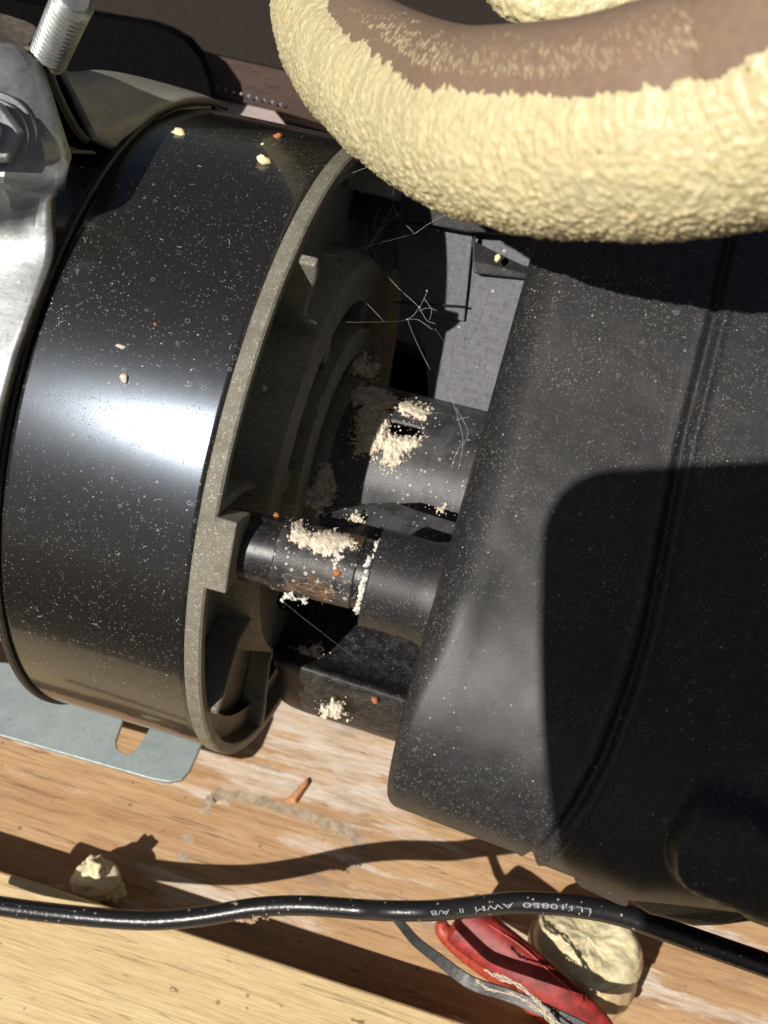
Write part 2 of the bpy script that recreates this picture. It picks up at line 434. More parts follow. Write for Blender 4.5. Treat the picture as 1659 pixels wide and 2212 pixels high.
# grey panel behind the coupling
gp = root('rear_shroud', P(980, 700, 42), 'grey dusty flat shroud panel between the drum and the black housing', 'shroud')
g = lambda x, y, d=50: P(x, y, d-9.8)
nv = -ray(1000, 700).normalized()
put('panel', *slab([g(780, 330), g(1250, 330), g(1250, 900), g(1250, 1600, 48.5), g(940, 1600, 48.5), g(925, 845), g(918, 760), g(895, 700), g(870, 640), g(862, 585), g(800, 560)], nv, .5), M_GREY, gp, smooth=False, bevel=.06)
put('flap', *slab([g(850, 478, 49.75), g(1022, 503, 49.75), g(1003, 694, 49.75), g(868, 664, 49.75)], nv, .22), M_GREY, gp, smooth=False, bevel=.04)
put('flap_fold', *slab([g(850, 650, 49.55), g(1008, 660, 49.55), g(1006, 664, 49.5), g(850, 655, 49.5)], nv, .08), M_DARK, gp, smooth=False)
put('clip', *slab([g(1024, 560, 49.4), g(1200, 582, 49.4), g(1200, 610, 49.4), g(1024, 590, 49.4), g(1020, 520, 49.4), g(1028, 500, 49.4)], nv, .3), M_DARK, gp, smooth=False, bevel=.05)
put('upper_wing', *slab([g(700, 300, 48.8), g(1200, 300, 48.8), g(1200, 512, 48.8), g(1010, 500, 48.8), g(885, 478, 48.8), g(700, 470, 48.8)], nv, .4), M_DARK, gp, smooth=False, bevel=.05)
# cradle under the coupling
cr = root('cradle', P(760, 1500, 46), 'black crusty cradle block under the shaft, resting on the board', 'cradle')
f0 = [(590, 1518), (700, 1552), (860, 1604), (1100, 1680)]
rows = [[P(x, y+4, 42) for x, y in f0], [P(x, y, 40.2) for x, y in f0], [P(x, y-50, 38.6) for x, y in f0], [P(x, y-92, 37.9) for x, y in f0], [P(x, y-108, 38.1) for x, y in f0],
        [P(x, y-125, 39.2) for x, y in f0], [P(x, y-260, 40.6) for x, y in f0], [P(x, y-420, 42) for x, y in f0]]
V, Fc = grid(rows)
put('cradle_block', V, Fc, M_CRAD, cr, solid=.8, sharp=0, sub=2)

# ------------------------------------------------------------------ electric motor
mo = root('electric_motor', (-3, 0, 4.4), 'large glossy black drum motor with a sandy cast metal end frame', 'motor')
prof = [(-5.40, 8.2), (-5.40, RD-.10), (-5.36, RD-.02), (-5.30, RD), (-5.24, RD), (-3, RD), (-.20, RD), (-.12, RD), (-.07, RD-.03), (-.05, RD-.1), (-.05, 9.2)]
put('drum_casing', *lathe(prof, 256), M_DRUM, mo)
put('seal_ring', *lathe([(-5.41, 9.2), (-5.41, RD+.06), (-5.46, RD+.12), (-5.62, RD+.12), (-5.68, RD+.05), (-5.68, 9.0)], 200), M_DARK, mo)
put('rear_body', *lathe([(-5.6, 8.6), (-14, 8.6), (-14.3, 8.2), (-14.3, .1)], 96), M_DRUM, mo)
put('rear_band', *cblock(-9.5, -5.70, 9.0, RD-.02, -125, 40, 70), M_DRUM, mo)
eb = put('end_frame', *lathe([(-.02, 9.0), (-.02, RD+.04), (.03, RD+.09), (.40, RD+.09), (.46, RD+.03), (.46, RD-.22), (.42, RD-.28), (-.35, RD-.36), (-.42, RD-.45), (-.42, 7.0), (-.38, 6.9),
      (.72, 6.65), (.82, 6.55), (.82, 5.35), (.75, 5.25), (-.6, 5.1)], 256), M_CAST, mo)
put('inner_ring', *lathe([(-.6, 4.5), (1.0, 4.4), (1.08, 4.3), (1.08, 3.6), (1.0, 3.5), (-1.2, 3.5)], 128), M_CAST, eb)
for k in range(7):
    a = k*360/7+12
    V, Fc = cblock(-.2, .75, 2.4, 5.3, a-4, a+4, 3)
    put('spoke', V, Fc, M_CAST, eb, bevel=.08)
put('hub', *lathe([(-1, 2.9), (1.35, 2.75), (1.45, 2.65), (1.45, 1.2)], 96), M_CAST, eb)
put('vent_dark_disc', *lathe([(-1.2, 6.0), (-1.2, .05)], 64), M_VOID, eb)  # black disc stands in for the darkness inside the vents
def solve_phi(px, py, x, r=RD):
    best = min(((proj(cyl(x, r, a/4))[0]-px)**2+(proj(cyl(x, r, a/4))[1]-py)**2, a/4) for a in range(-400, 400))
    return best[1]
pa, pb = solve_phi(470, 1115, .45), solve_phi(432, 1266, .45)
put('lug', *cblock(.36, 1.0, RD-1.1, RD+.088, pa, pb, 12), M_CAST, eb, bevel=.04)
# gusset ribs: deep at the rim, shallow at the inner ring
def rib(a, w, xr, xi, nm='rib', r1=RD-.2, r0=6.5):
    def q(x, r, s): 
        return cyl(x, r, a) + (cyl(0, 1, a+90)-AX)*s
    A = [q(-.42, r1, -w), q(xr, r1, -w), q(xr, r1-.5, -w), q(xi, r0+1.0, -w), q(xi+.1, r0, -w), q(-.42, r0, -w)]
    B = [q(-.42, r1, w), q(xr, r1, w), q(xr, r1-.5, w*.8), q(xi, r0+1.0, w*.7), q(xi+.1, r0, w*.7), q(-.42, r0, w)]
    put(nm, *hexa(A, B), M_CAST, eb, bevel=.07)
for a, xr in ((solve_phi(640, 545, .4), 1.0), (pa-1.5, .5), (solve_phi(470, 1540, .4), .75), (100, .5), (145, .5), (190, .5), (235, .5)):
    rib(a, .16, xr, .5 if xr > .55 else .3)
# fibres and hairs of dust on the drum
rf_ = random.Random(11); fs = []
for k in range(46):
    x, y = rf_.uniform(60, 560), rf_.uniform(330, 1350)
    a = rf_.uniform(0, 6.3); L = rf_.uniform(5, 13); c_v = rf_.uniform(-1.6, 1.6); pts = []
    for i in range(6):
        pts.append(P(x, y, cyl_depth(x, y, RD+.01))); x += L/5*math.cos(a); y += L/5*math.sin(a); a += c_v/5
    if (Vector(pts[0])-AX).x > -.2: continue
    fs.append(sweep(pts, .0042, 4))
V, Fc = merge(*fs); o = put('dust_fibres', V, Fc, M_WEB, mo, sharp=0); o['kind'] = 'stuff'
# far side boss
put('boss', *cblock(-.3, 1.1, 8.6, 9.2, -105, -72, 10), M_CAST, eb, bevel=.08)
# shaft cover coaxial with the drum, with a slot
shx = (1.2, 9.0)
sl0 = 0
sr = 2.72
def covered():
    V, Fc = lathe([(shx[0], 1.9), (shx[0], sr-.05), (shx[0]+.06, sr)]+[(shx[0]+.06+(shx[1]-shx[0])*t/60, sr) for t in range(1, 61)], 120)
    n = 120; keep = []
    for f in Fc:
        c = sum((Vector(V[i]) for i in f), Vector())/4
        px, py, d = proj(c)
        nrm = (c-AX); nrm.x = 0
        if nrm.dot(Tt) > 0 and 838 < px < 914 and 903+(px-838)*.28 < py < 930+(px-838)*.26: continue
        keep.append(f)
    return V, keep
sc_ = put('shaft_cover', *covered(), M_COUP, solid=.12)
tag(sc_, 'short black grey-bloomed shaft cover with a slot, between drum and housing', 'shaft cover')

# ------------------------------------------------------------------ clamp strap and bolt at the upper left
cs = root('motor_clamp', P(100, 300, 31), 'galvanised two-piece clamp bolted round the left of the drum', 'clamp')
rows_px = [  # y-ordered rows of (px, py, depth) left -> right
 [(-120, 112, 29.6), (-60, 100, 29.6), (-20, 100, 29.6), (20, 108, 29.7), (42, 120, 29.8)],
 [(-120, 150, 29.5), (-60, 145, 29.5), (-10, 145, 29.5), (50, 148, 29.7), (80, 155, 29.9)],
 [(-120, 200, 29.5), (-60, 200, 29.5), (0, 200, 29.5), (60, 195, 29.7), (101, 188, 29.9)],
 [(-120, 280, 29.5), (-60, 280, 29.5), (10, 285, 29.5), (80, 290, 29.7), (128, 285, 30.0)],
 [(-120, 335, 29.5), (-60, 335, 29.5), (20, 340, 29.5), (90, 345, 29.8), (144, 343, 30.2)],
 [(-120, 372, 29.6), (-60, 372, 29.5), (10, 375, 29.5), (90, 382, 29.95), (144, 378, 30.1)],
 [(-120, 400, 29.8), (-60, 402, 29.9), (10, 390, 29.7), (85, 408, 30.3), (132, 400, 30.25)],
 [(-120, 440, 30.3), (-60, 440, 30.2), (20, 430, 30.1), (85, 438, 30.7), (122, 430, 30.45)],
 [(-120, 480, 30.7), (-60, 480, 30.7), (20, 470, 30.7), (85, 478, 30.85), (121, 470, 30.7)],
 [(-120, 560, 31.0), (-60, 560, 31.0), (20, 560, 31.0), (80, 560, 31.0), (117, 560, 31.05)],
 [(-120, 680, 31.0), (-60, 680, 31.0), (0, 680, 30.95), (50, 680, 30.95), (78, 680, 31.0)],
 [(-120, 790, 30.6), (-60, 790, 30.6), (-20, 790, 30.6), (10, 790, 30.6), (40, 790, 30.6)],
 [(-140, 900, 30.4), (-100, 900, 30.4), (-60, 900, 30.4), (-20, 900, 30.3), (12, 900, 30.3)],
 [(-160, 1060, 30.4), (-120, 1060, 30.4), (-80, 1060, 30.4), (-50, 1060, 30.3), (-14, 1060, 30.3)]]
rows_px = [[(x, y, (cyl_depth(max(x, -20), y)-.22) if y >= 680 else d) for x, y, d in r] for r in rows_px]
cols_ = [catmull([P(*r[k]) for r in rows_px], 5) for k in range(5)]
rows = []
for i in range(len(cols_[0])):
    rows.append([cols_[k][i].lerp(cols_[k+1][i], t) for k in range(4) for t in (0, .5)]+[cols_[4][i]])
V, Fc = grid(rows)
o = put('front_strap', V, Fc, M_GALV, cs, solid=.30, sharp=14, mats=[M_GALV, M_EDGE]); o.modifiers['thickness'].material_offset_rim = 1
put('dark_gap_filler', *slab([P(70, 112, 31.9), P(118, 150, 31.8), P(192, 292, 32.2), P(240, 326, 33.0), P(150, 350, 32.6), P(120, 260, 32), P(90, 170, 31.9)], nv, .3), M_VOID, cs, smooth=False)  # black plate added to darken the gap behind the strap
# washer and nut
nc = P(-14, 292, 29.3); na = (-ray(0, 290)+MT@Vector((-.12, .05, 0))).normalized()
def disc_frame(axis):
    a = axis.normalized(); s = a.cross(Vector((0.3, .2, 1))).normalized(); return a, s, a.cross(s)
def turned(c, axis, prof, n, ph=0):
    a, s, u = disc_frame(axis)
    rows = [[c+a*h+(s*math.cos(2*math.pi*j/n+ph)+u*math.sin(2*math.pi*j/n+ph))*r for j in range(n)] for h, r in prof]
    return grid(rows, close_u=True, cap=True)
put('washer', *turned(nc, na, [(-.1, 1.05), (.06, 1.05), (.12, 1.0), (.12, .5)], 48), M_GALV, cs)
put('spring_washer', *turned(nc+na*.14, na, [(0, .86), (.16, .86), (.2, .82), (.2, .4)], 48), M_GALV, cs)
nut = put('nut', *turned(nc+na*.36, na, [(0, .78), (.62, .78), (.72, .68), (.72, .3)], 6, .35), M_GALV, cs, smooth=False, bevel=.04)
put('bolt_end', *turned(nc+na*1.0, na, [(0, .34), (.5, .34), (.6, .28), (.6, .01)], 24), M_GALV, nut)
# upper bent flange of the bracket
A = [P(-100, -10, 29.0), P(0, 28, 29.0), P(52, 44, 29.1), P(74, 54, 29.2), P(84, 70, 29.6), P(55, 108, 30.0), P(35, 112, 30.1), P(0, 100, 30.1), P(-100, 95, 30.1)]
put('upper_flange', *slab(A, nv, .35), simple('brown_grey_primer', (.13, .11, .095), .5, vary=.3), cs, bevel=.08)
# rear strap: edge-on tab and a wing lying over the drum
tabc = [(56, 92, 29.9), (86, 118, 29.9), (116, 152, 29.9), (128, 188, 30.2), (148, 232, 30.5), (170, 272, 30.9), (186, 292, 31.2), (196, 300, 31.6)]
fr = [P(*q) for q in tabc]
bk = [P(q[0]-1-i*1.2, q[1]-2+i*.8, q[2]+2.6) for i, q in enumerate(tabc)]
V, Fc = grid([fr, bk]); put('rear_tab', V, Fc, M_EDGE, cs, solid=.16, sharp=0)
def ribbon(left, right, n):
    L = catmull(left, n); Rr = catmull(right, n)
    rows = []
    for a, b in zip(L, Rr):
        rows.append([Vector(a)+(Vector(b)-Vector(a))*t for t in (0, .25, .5, .75, 1)])
    return grid(rows)
# near edge runs from the tab foot over the drum, far edge is the upper outline
dpt = lambda x, y, k=.25: cyl_depth(x, y)-k
near = [P(196, 302, 31.6), P(240, 322, 32.6), P(262, 305, 33.2), P(300, 278, 34.0), P(345, 247, 34.9), P(400, 226, 36.0), P(450, 226, 37.4), P(492, 240, 39.4)]
far = [P(124, 160, 32.4), P(150, 166, 33.2), P(200, 162, 34.2), P(250, 168, 35.2), P(310, 182, 36.3), P(375, 200, 37.6), P(430, 216, 38.6), P(488, 240, 40.0)]
put('rear_strap', *ribbon(near, far, 8), M_OLIVE, cs, solid=.2, sharp=0)
# inner band pressed on the drum below the strap
put('inner_band', *ribbon([P(150, 332, 32.2), P(245, 330, 33.3), P(300, 295, 34.4), P(350, 262, 35.2), P(410, 243, 36.4), P(455, 238, 37.6)],
     [P(150, 290, 33.4), P(235, 305, 33.9), P(290, 265, 35), P(340, 240, 35.8), P(400, 225, 36.8), P(450, 230, 37.9)], 8), M_OLIVE, cs, solid=.1, sharp=0)
# threaded bolt
bo = root('threaded_bolt', P(100, 130, 29.5), 'zinc threaded bolt end sticking up out of the clamp, top left', 'bolt')
b0, b1 = P(102, 128, 30.4), P(158, 2, 27.6)
ax = (b1-b0).normalized(); a_, s_, u_ = disc_frame(ax); Lb = (b1-b0).length+.1
rows = []; nt_ = 15; per = .21; steps = int(Lb/per*12)
rb = .50
for i in range(steps+1):
    h = Lb*i/steps; row = []
    for j in range(40):
        an = 2*math.pi*j/40; ph = (h/per+j/40) % 1.0; t = abs(ph*2-1)
        rr = rb-.12*(1-t) - (max(0, h-Lb+.15))*.8
        row.append(b0+a_*h+(s_*math.cos(an)+u_*math.sin(an))*rr)
    rows.append(row)
V, Fc = grid(rows, close_u=True, cap=True)
put('thread', V, Fc, galv('zinc_thread', (.42, .44, .43), (.25, .26, .25), .42, .7), bo, sharp=60)

# ------------------------------------------------------------------ galvanised base plate with open slot
zp = 4.0
pl = [PZ(-300, 1400, zp), PZ(-300, 1503, zp), PZ(0, 1588, zp), PZ(180, 1640, zp), PZ(330, 1683, zp), PZ(365, 1689, zp), PZ(392, 1684, zp), PZ(410, 1664, zp), PZ(438, 1600, zp),
      PZ(440, 1530, zp), PZ(340, 1500, zp)]
slot = [(331, 1560), (300, 1612), (285, 1626), (268, 1628), (252, 1617), (250, 1600), (285, 1500)]
pl = pl[:-1]+[PZ(352, 1475, zp)]+[PZ(*q, zp) for q in slot]+[PZ(100, 1440, zp)]
bp = put('mounting_plate', *slab(pl, (0, 0, 1), .22), M_ZINC, smooth=False, bevel=.03)
tag(bp, 'flat grey zinc mounting plate with an open slot, under the drum', 'plate')
ft = root('rubber_foot', (-2, -3, 0), 'dark rubber foot hidden beneath the zinc plate', 'foot')
put('foot_body', *box(-6, -1.5, -4.5, 6, 0, 3.75), M_DARK, ft, bevel=.3)
ms = put('saddle', *box(-5, -1.4, -3.5, 4.5, 4.23, 6.8), M_DARK, bevel=.1)
tag(ms, 'black saddle block carrying the drum above the zinc plate', 'saddle')

# ------------------------------------------------------------------ black moulded housing
hr = root('moulded_housing', (14, 0, 4), 'big black blow-moulded plastic housing with a seam, dusty, on the right', 'housing')
xh = P(965, 1200, 30.2).x
prof_yz = [(9.0, 10.0), (9.6, 17), (9.0, 22.5), (7.0, 25.6), (4.0, 26.5), (.5, 25.5), (-2.6, 24.3), (-6.0, 23.05), (-8.0, 22.25), (-9.4, 21.5), (-10.45, 20.65), (-11.2, 19.65), (-11.6, 18.6), (-11.45, 17.4), (-10.6, 15.7), (-9.0, 13.2), (-7, 10.2), (-5.6, 7.2)]
cv = catmull([(0, a, b) for a, b in prof_yz], 16)
cv = [(p[1], p[2]) for p in cv]
# resample evenly
d_ = [0]
for a, b in zip(cv, cv[1:]): d_.append(d_[-1]+math.hypot(b[0]-a[0], b[1]-a[1]))
NS = 330
ss = np.linspace(0, d_[-1], NS)
py_ = np.interp(ss, d_, [c[0] for c in cv]); pz_ = np.interp(ss, d_, [c[1] for c in cv])
cen = (-1.0, 13.0)
nrm2 = []
for i in range(NS):
    a, b = max(i-2, 0), min(i+2, NS-1)
    ty, tz = py_[b]-py_[a], pz_[b]-pz_[a]; L = math.hypot(ty, tz); ny, nz = tz/L, -ty/L
    if ny*(py_[i]-cen[0])+nz*(pz_[i]-cen[1]) < 0: ny, nz = -ny, -nz
    nrm2.append((ny, nz))
Rf = 1.25
xs = [xh+Rf*(1-math.cos(a)) for a in np.linspace(0, math.pi/2, 14)][:-1]
ins = [Rf*(1-math.sin(a)) for a in np.linspace(0, math.pi/2, 14)][:-1]
xs = [xh+1.2, xh+.3]+xs+list(np.linspace(xh+Rf, xh+16, 250)); ins = [3.0, 1.7]+ins+[0]*250
base_, info = [], []
for i in range(NS):
    y, z = py_[i], pz_[i]; ny, nz = nrm2[i]
    wgt = min(1, max(0, (-y-7)/4.5)); wgt = wgt*wgt*(3-2*wgt)
    row = []
    rf = 1-.70*wgt
    for x, k in zip(xs, ins):
        if x < xh+Rf and k < Rf: x = xh+(x-xh)*rf; k = k*rf
        t = max(0, x-xh-.5)*.085*wgt - max(0, x-xh-6.6)*.30*wgt
        row.append(Vector((x, y-ny*k-t*.8, z-nz*k-t*.35)))
    base_.append(row)
PRJ = np.array([[proj(p) for p in r] for r in base_])
def nearest(px, py):
    dd = (PRJ[:, :, 0]-px)**2+(PRJ[:, :, 1]-py)**2+np.where(PRJ[:, :, 2] > 33, 1e6, 0)
    return np.unravel_index(np.argmin(dd), dd.shape)
seam = []
for q in [(1560, 600), (1538, 700), (1482, 930), (1440, 1150), (1398, 1350), (1362, 1480), (1300, 1640), (1232, 1762), (1185, 1820), (1150, 1848)]:
    i, j = nearest(*q); seam.append((i, xs[j]))
seam.sort(); si = [a for a, b in seam]; sx = [b for a, b in seam]
def sstep(a, b, v):
    t = min(1, max(0, (v-a)/(b-a))); return t*t*(3-2*t)
pad = [(1503, 1712), (1450, 1802), (1455, 1852), (1474, 1878), (1503, 1893), (1760, 1985), (1760, 1800), (1660, 1770), (1625, 1738)]
def sd_poly(px, py, poly):
    d = 1e9; inside = False; n = len(poly)
    for i in range(n):
        ax_, ay = poly[i]; bx, by = poly[(i+1) % n]
        ex, ey = bx-ax_, by-ay; t = min(1, max(0, ((px-ax_)*ex+(py-ay)*ey)/(ex*ex+ey*ey)))
        d = min(d, math.hypot(px-ax_-ex*t, py-ay-ey*t))
        if (ay > py) != (by > py) and px < (bx-ax_)*(py-ay)/(by-ay)+ax_: inside = not inside
    return d if inside else -d
rows = []
for i in range(NS):
    row = []; x_s = float(np.interp(i, si, sx)); ny, nz = nrm2[i]
    for j, x in enumerate(xs):
        p = base_[i][j]; px, py, dd = PRJ[i, j]
        e = x-x_s
        off = .05*math.exp(-((e+.22)/.10)**2) + .07*math.exp(-((e-.24)/.10)**2) - .16*math.exp(-(e/.13)**2) + .05*sstep(0, .3, e)
        if px > 1400 and py > 1650 and dd < 33:
            s_ = sd_poly(px, py, pad)
            off += .75*sstep(-22, 16, s_)
        # swelling where the spigot meets the end
        g1 = math.exp(-(((px-975)/75)**2+((py-1300)/95)**2)) if dd < 34 else 0
        off += .17*g1
        # slight waviness of moulded plastic
        off += .05*noise.noise(p*.35)+.012*noise.noise(p*1.5)
        row.append(p+Vector((0, ny, nz))*off)
    rows.append(row)
V, Fc = grid(rows)
put('shell', V, Fc, M_HOUS, hr, sharp=0)
# spigot sleeve with flared root
sp_ = catmull([P(803, 1245, 31.5), P(860, 1261, 31.45), P(920, 1278, 31.4), P(975, 1294, 31.4), P(1040, 1312, 31.4)], 8)
rad = [1.09+.45*sstep(.42, .95, i/len(sp_)) for i in range(len(sp_))]
V, Fc = sweep(sp_, rad, 72, cap=False)
put('spigot', V, Fc, M_HOUS, hr, solid=.22, sharp=0)
# web plate behind the tube
put('web_plate', *slab([P(690, 1114, 34.5), P(745, 1098, 34.8), P(800, 1088, 34.9), P(850, 1086, 34.8), P(905, 1106, 34.3), P(1000, 1135, 33.7), P(1000, 1230, 32.9), P(830, 1200, 33.2), P(700, 1160, 33.7)], nv, .2), M_COUP, hr, smooth=False, bevel=.05)
# lower skirt, tab and foot
def skirt(pts, nm, dz, mat=M_HOUS):
    a = [P(x, y, d) for x, y, d in pts]; b = [q-Vector((0, -1.2, dz)) for q in a]
    put(nm, *hexa(b, a), mat, hr, bevel=.12, seg=3)
skirt([(1239, 1880, 34), (1239, 1900, 35), (1250, 1917, 35.2), (1340, 1958, 34.8), (1356, 1962, 34.6), (1364, 1945, 34), (1364, 1880, 33)], 'tab', 1.2)
skirt([(1345, 1900, 32.5), (1364, 1950, 33.2), (1402, 1976, 33.2), (1436, 1984, 33.1), (1500, 2002, 32.8), (1560, 2000, 32.4), (1622, 1992, 32.0), (1660, 1970, 31.8), (1720, 1900, 31), (1500, 1850, 31)], 'foot_flange', 2.5)
skirt([(1440, 1900, 31.2), (1432, 1935, 31.8), (1470, 1960, 31.9), (1495, 1958, 31.6), (1560, 1940, 31.0), (1720, 1990, 30), (1720, 1900, 29.5), (1560, 1880, 30.4)], 'foot_rib', 1.5)
hb = root('housing_base', (16, -2, 0), 'black base block hidden beneath the moulded housing', 'base')
put('base_block', *box(11.5, 24, -5.5, 8, 0.02, 14), M_DARK, hb, bevel=.3)

# ------------------------------------------------------------------ tube from the end frame to the spigot
tb = root('shaft_tube', P(640, 1210, 31.8), 'glossy black tube stained with mineral crust, from motor lug to housing', 'tube')
c0, c1 = P(488, 1168, 32.0), P(860, 1258, 31.45)
V, Fc = sweep(catmull([c0, c0.lerp(c1, .33), c0.lerp(c1, .66), c1], 10), .925, 64)
put('tube_body', V, Fc, M_TUBE, tb, bevel=.06)
def stained():
    m = NM('stained_tube'); n = m.noise(1.6, 7, .7); 
    sp, c = m.specks(8, .45, .6); sp2, c = m.specks(5.5, .4, .5, m.ramp(m.noise(1.5, 3), [(.5, 0), (.55, 1)]))
    v = m.ramp(m.noise(5, 3, .5, m.scaled(.5, 1, 1)), [(.485, 0), (.5, .8), (.515, 0)])
    cov = m.ramp(m.noise(1.3, 3), [(.46, 0), (.56, .8)])
    col = m.mix(m.ramp(n, [(.4, 0), (.7, .6)]), (.016, .016, .018), (.14, .13, .12))
    rust = m.ramp(m.noise(.9, 5, .6, m.scaled(1.4, .6, 1)), [(.56, 0), (.66, .55)])
    col = m.mix(rust, col, (.26, .12, .03))
    col = m.mix(m.math('MULTIPLY', v, cov), col, (.55, .52, .46))
    col = m.mix(m.math('MULTIPLY', m.math('MAXIMUM', sp, sp2), .7), col, (.58, .53, .44))
    return m.put(color=col, rough=.45, normal=m.bump(m.noise(20, 4), .35))
M_STAIN = stained()
V, Fc = sweep([c0.lerp(c1, t) for t in (.32, .50, .68, .78)], .965, 64)
put('stained_sleeve', V, Fc, M_STAIN, tb, bevel=.04)

# ------------------------------------------------------------------ foam covered hose
ho = root('foam_covered_hose', P(1100, 300, 32), 'thick brown hose coated below with yellow spray foam, across the top right', 'hose')
hp = [(705, -140, 41, 98), (692, 0, 38, 109), (745, 113, 34, 133), (840, 194, 30, 155), (970, 262, 26.7, 181), (1100, 289, 24.4, 205), (1275, 293, 22.7, 226), (1450, 272, 21.5, 247), (1615, 236, 20.8, 264), (1850, 130, 19.6, 292)]
path = catmull([P(a, b, c) for a, b, c, d in hp], 60); hw = [q[0] for q in catmull([(d*c/2600*.985,) for a, b, c, d in hp], 60)]
up = -ray(1100, 300).normalized()
def foam_disp(q, t, an):
    a = noise.noise(q*2.0)*.05 + noise.noise(q*5.5)*.05 + abs(noise.noise(q*9))*.035
    # an: 0 = side (s), pi/2 = towards the camera
    c_ = noise.cell(q*3.2) if False else 0
    return a - .02
def updir(p, t):
    v = (CAM-p).normalized(); a = t.cross(v).normalized()
    if (M@a).dot(Vector((.35, 1, 0))) < 0: a = -a
    u = a.cross(t).normalized()
    return a, (u if u.dot(v) > 0 else -u)
fr_ = frames(path, up)
NSEG = 320; rows = []
for i, (p, (t, s, u)) in enumerate(zip(path, fr_)):
    r = hw[i]; row = []
    for j in range(NSEG):
        an = 2*math.pi*j/NSEG; d = s*math.cos(an)+u*math.sin(an); q = p+d*r
        lat = math.cos(an)   # +1: upper/lower side
        lowr = .45+.55*sstep(-.2, .75, -d.dot(updir(p, t)[0])); bubble = (max(0, .30-noise.voronoi(Vector((q.x, q.y, q.z))*6.5)[0][0]**2)*.16+max(0, .2-noise.voronoi(q*3.0)[0][0]**2)*.10)*lowr
        big = noise.noise(q*.6)*.05
        low = noise.noise(q*2.6)*.022+noise.noise(q*7)*.010
        # lengthwise-across streaks near the ragged edge
        st = noise.noise(Vector((i*.11, an*1.7, 3)))*.035 + noise.noise(Vector((i*.33, an*3, 8)))*.022
        row.append(q+d*(bubble+big+low+st-.02))
    rows.append(row)
V, Fc = grid(rows, close_u=True)
put('foam_coating', V, Fc, M_FOAM, ho, sharp=0)
# brown hose, set towards the upper side so that it shows along the top
rows = []
rest = []
for i, (p, (t, s, u)) in enumerate(zip(path, fr_)):
    upside, u = updir(p, t)
    o = (upside*math.sin(R(70))+u*math.cos(R(70)))*.25*hw[i]
    row = []
    for j in range(96):
        an = 2*math.pi*j/96; row.append(p+o+(s*math.cos(an)+u*math.sin(an))*hw[i]*.85)
    rows.append(row)
V, Fc = grid(rows, close_u=True)
put('hose_tube', V, Fc, M_HOSE, ho, sharp=0)
# smears and flecks of foam on the brown hose near the boundary
fl = []
rr = random.Random(5)
for k in range(700):
    i = rr.randrange(40, len(path)-40); t, s, u = fr_[i]
    upside, u = updir(path[i], t)
    o = (upside*math.sin(R(70))+u*math.cos(R(70)))*.25*hw[i]
    ang = R(21+abs(rr.gauss(0, 13)))        # from view axis towards the upper side
    d = upside*math.sin(ang)+u*math.cos(ang); c = path[i]+o+d*hw[i]*.855
    side = t.cross(d).normalized(); ln, wd = rr.uniform(.02, .12), rr.uniform(.007, .018)
    tw = (side*math.cos(.35)+t*math.sin(.35))
    b = []
    for m_ in range(6):
        a = 2*math.pi*m_/6; b.append(c+tw*math.cos(a)*ln+t*math.sin(a)*wd)
    V0 = b+[c+d*.035]; fl.append((V0, [(m_, (m_+1) % 6, 6) for m_ in range(6)]))
V, Fc = merge(*fl)
o = put('foam_flecks', V, Fc, simple('thin_foam_smear', (.46, .37, .23), .7), ho, sharp=0); o['kind'] = 'stuff'
# second foam mass behind
h2 = root('foam_lump', P(1260, 20, 36), 'second rough foam-coated hose bend peeking out behind the top of the brown hose', 'foam')
p2 = catmull([P(1060, -150, 36), P(1150, -20, 36), P(1270, 5, 35.5), P(1420, -40, 35), P(1600, -160, 34)], 40)
rows = []
for i, (p, (t, s, u)) in enumerate(zip(p2, frames(p2, up))):
    row = []
    for j in range(120):
        an = 2*math.pi*j/120; d = s*math.cos(an)+u*math.sin(an); q = p+d*1.12
        row.append(q+d*(noise.noise(q*3)*.10+max(0, .16-noise.voronoi(q*3.6)[0][0]**2)*.5))
    rows.append(row)
V, Fc = grid(rows, close_u=True, cap=True)
put('foam_coating', V, Fc, M_FOAM, h2, sharp=0)

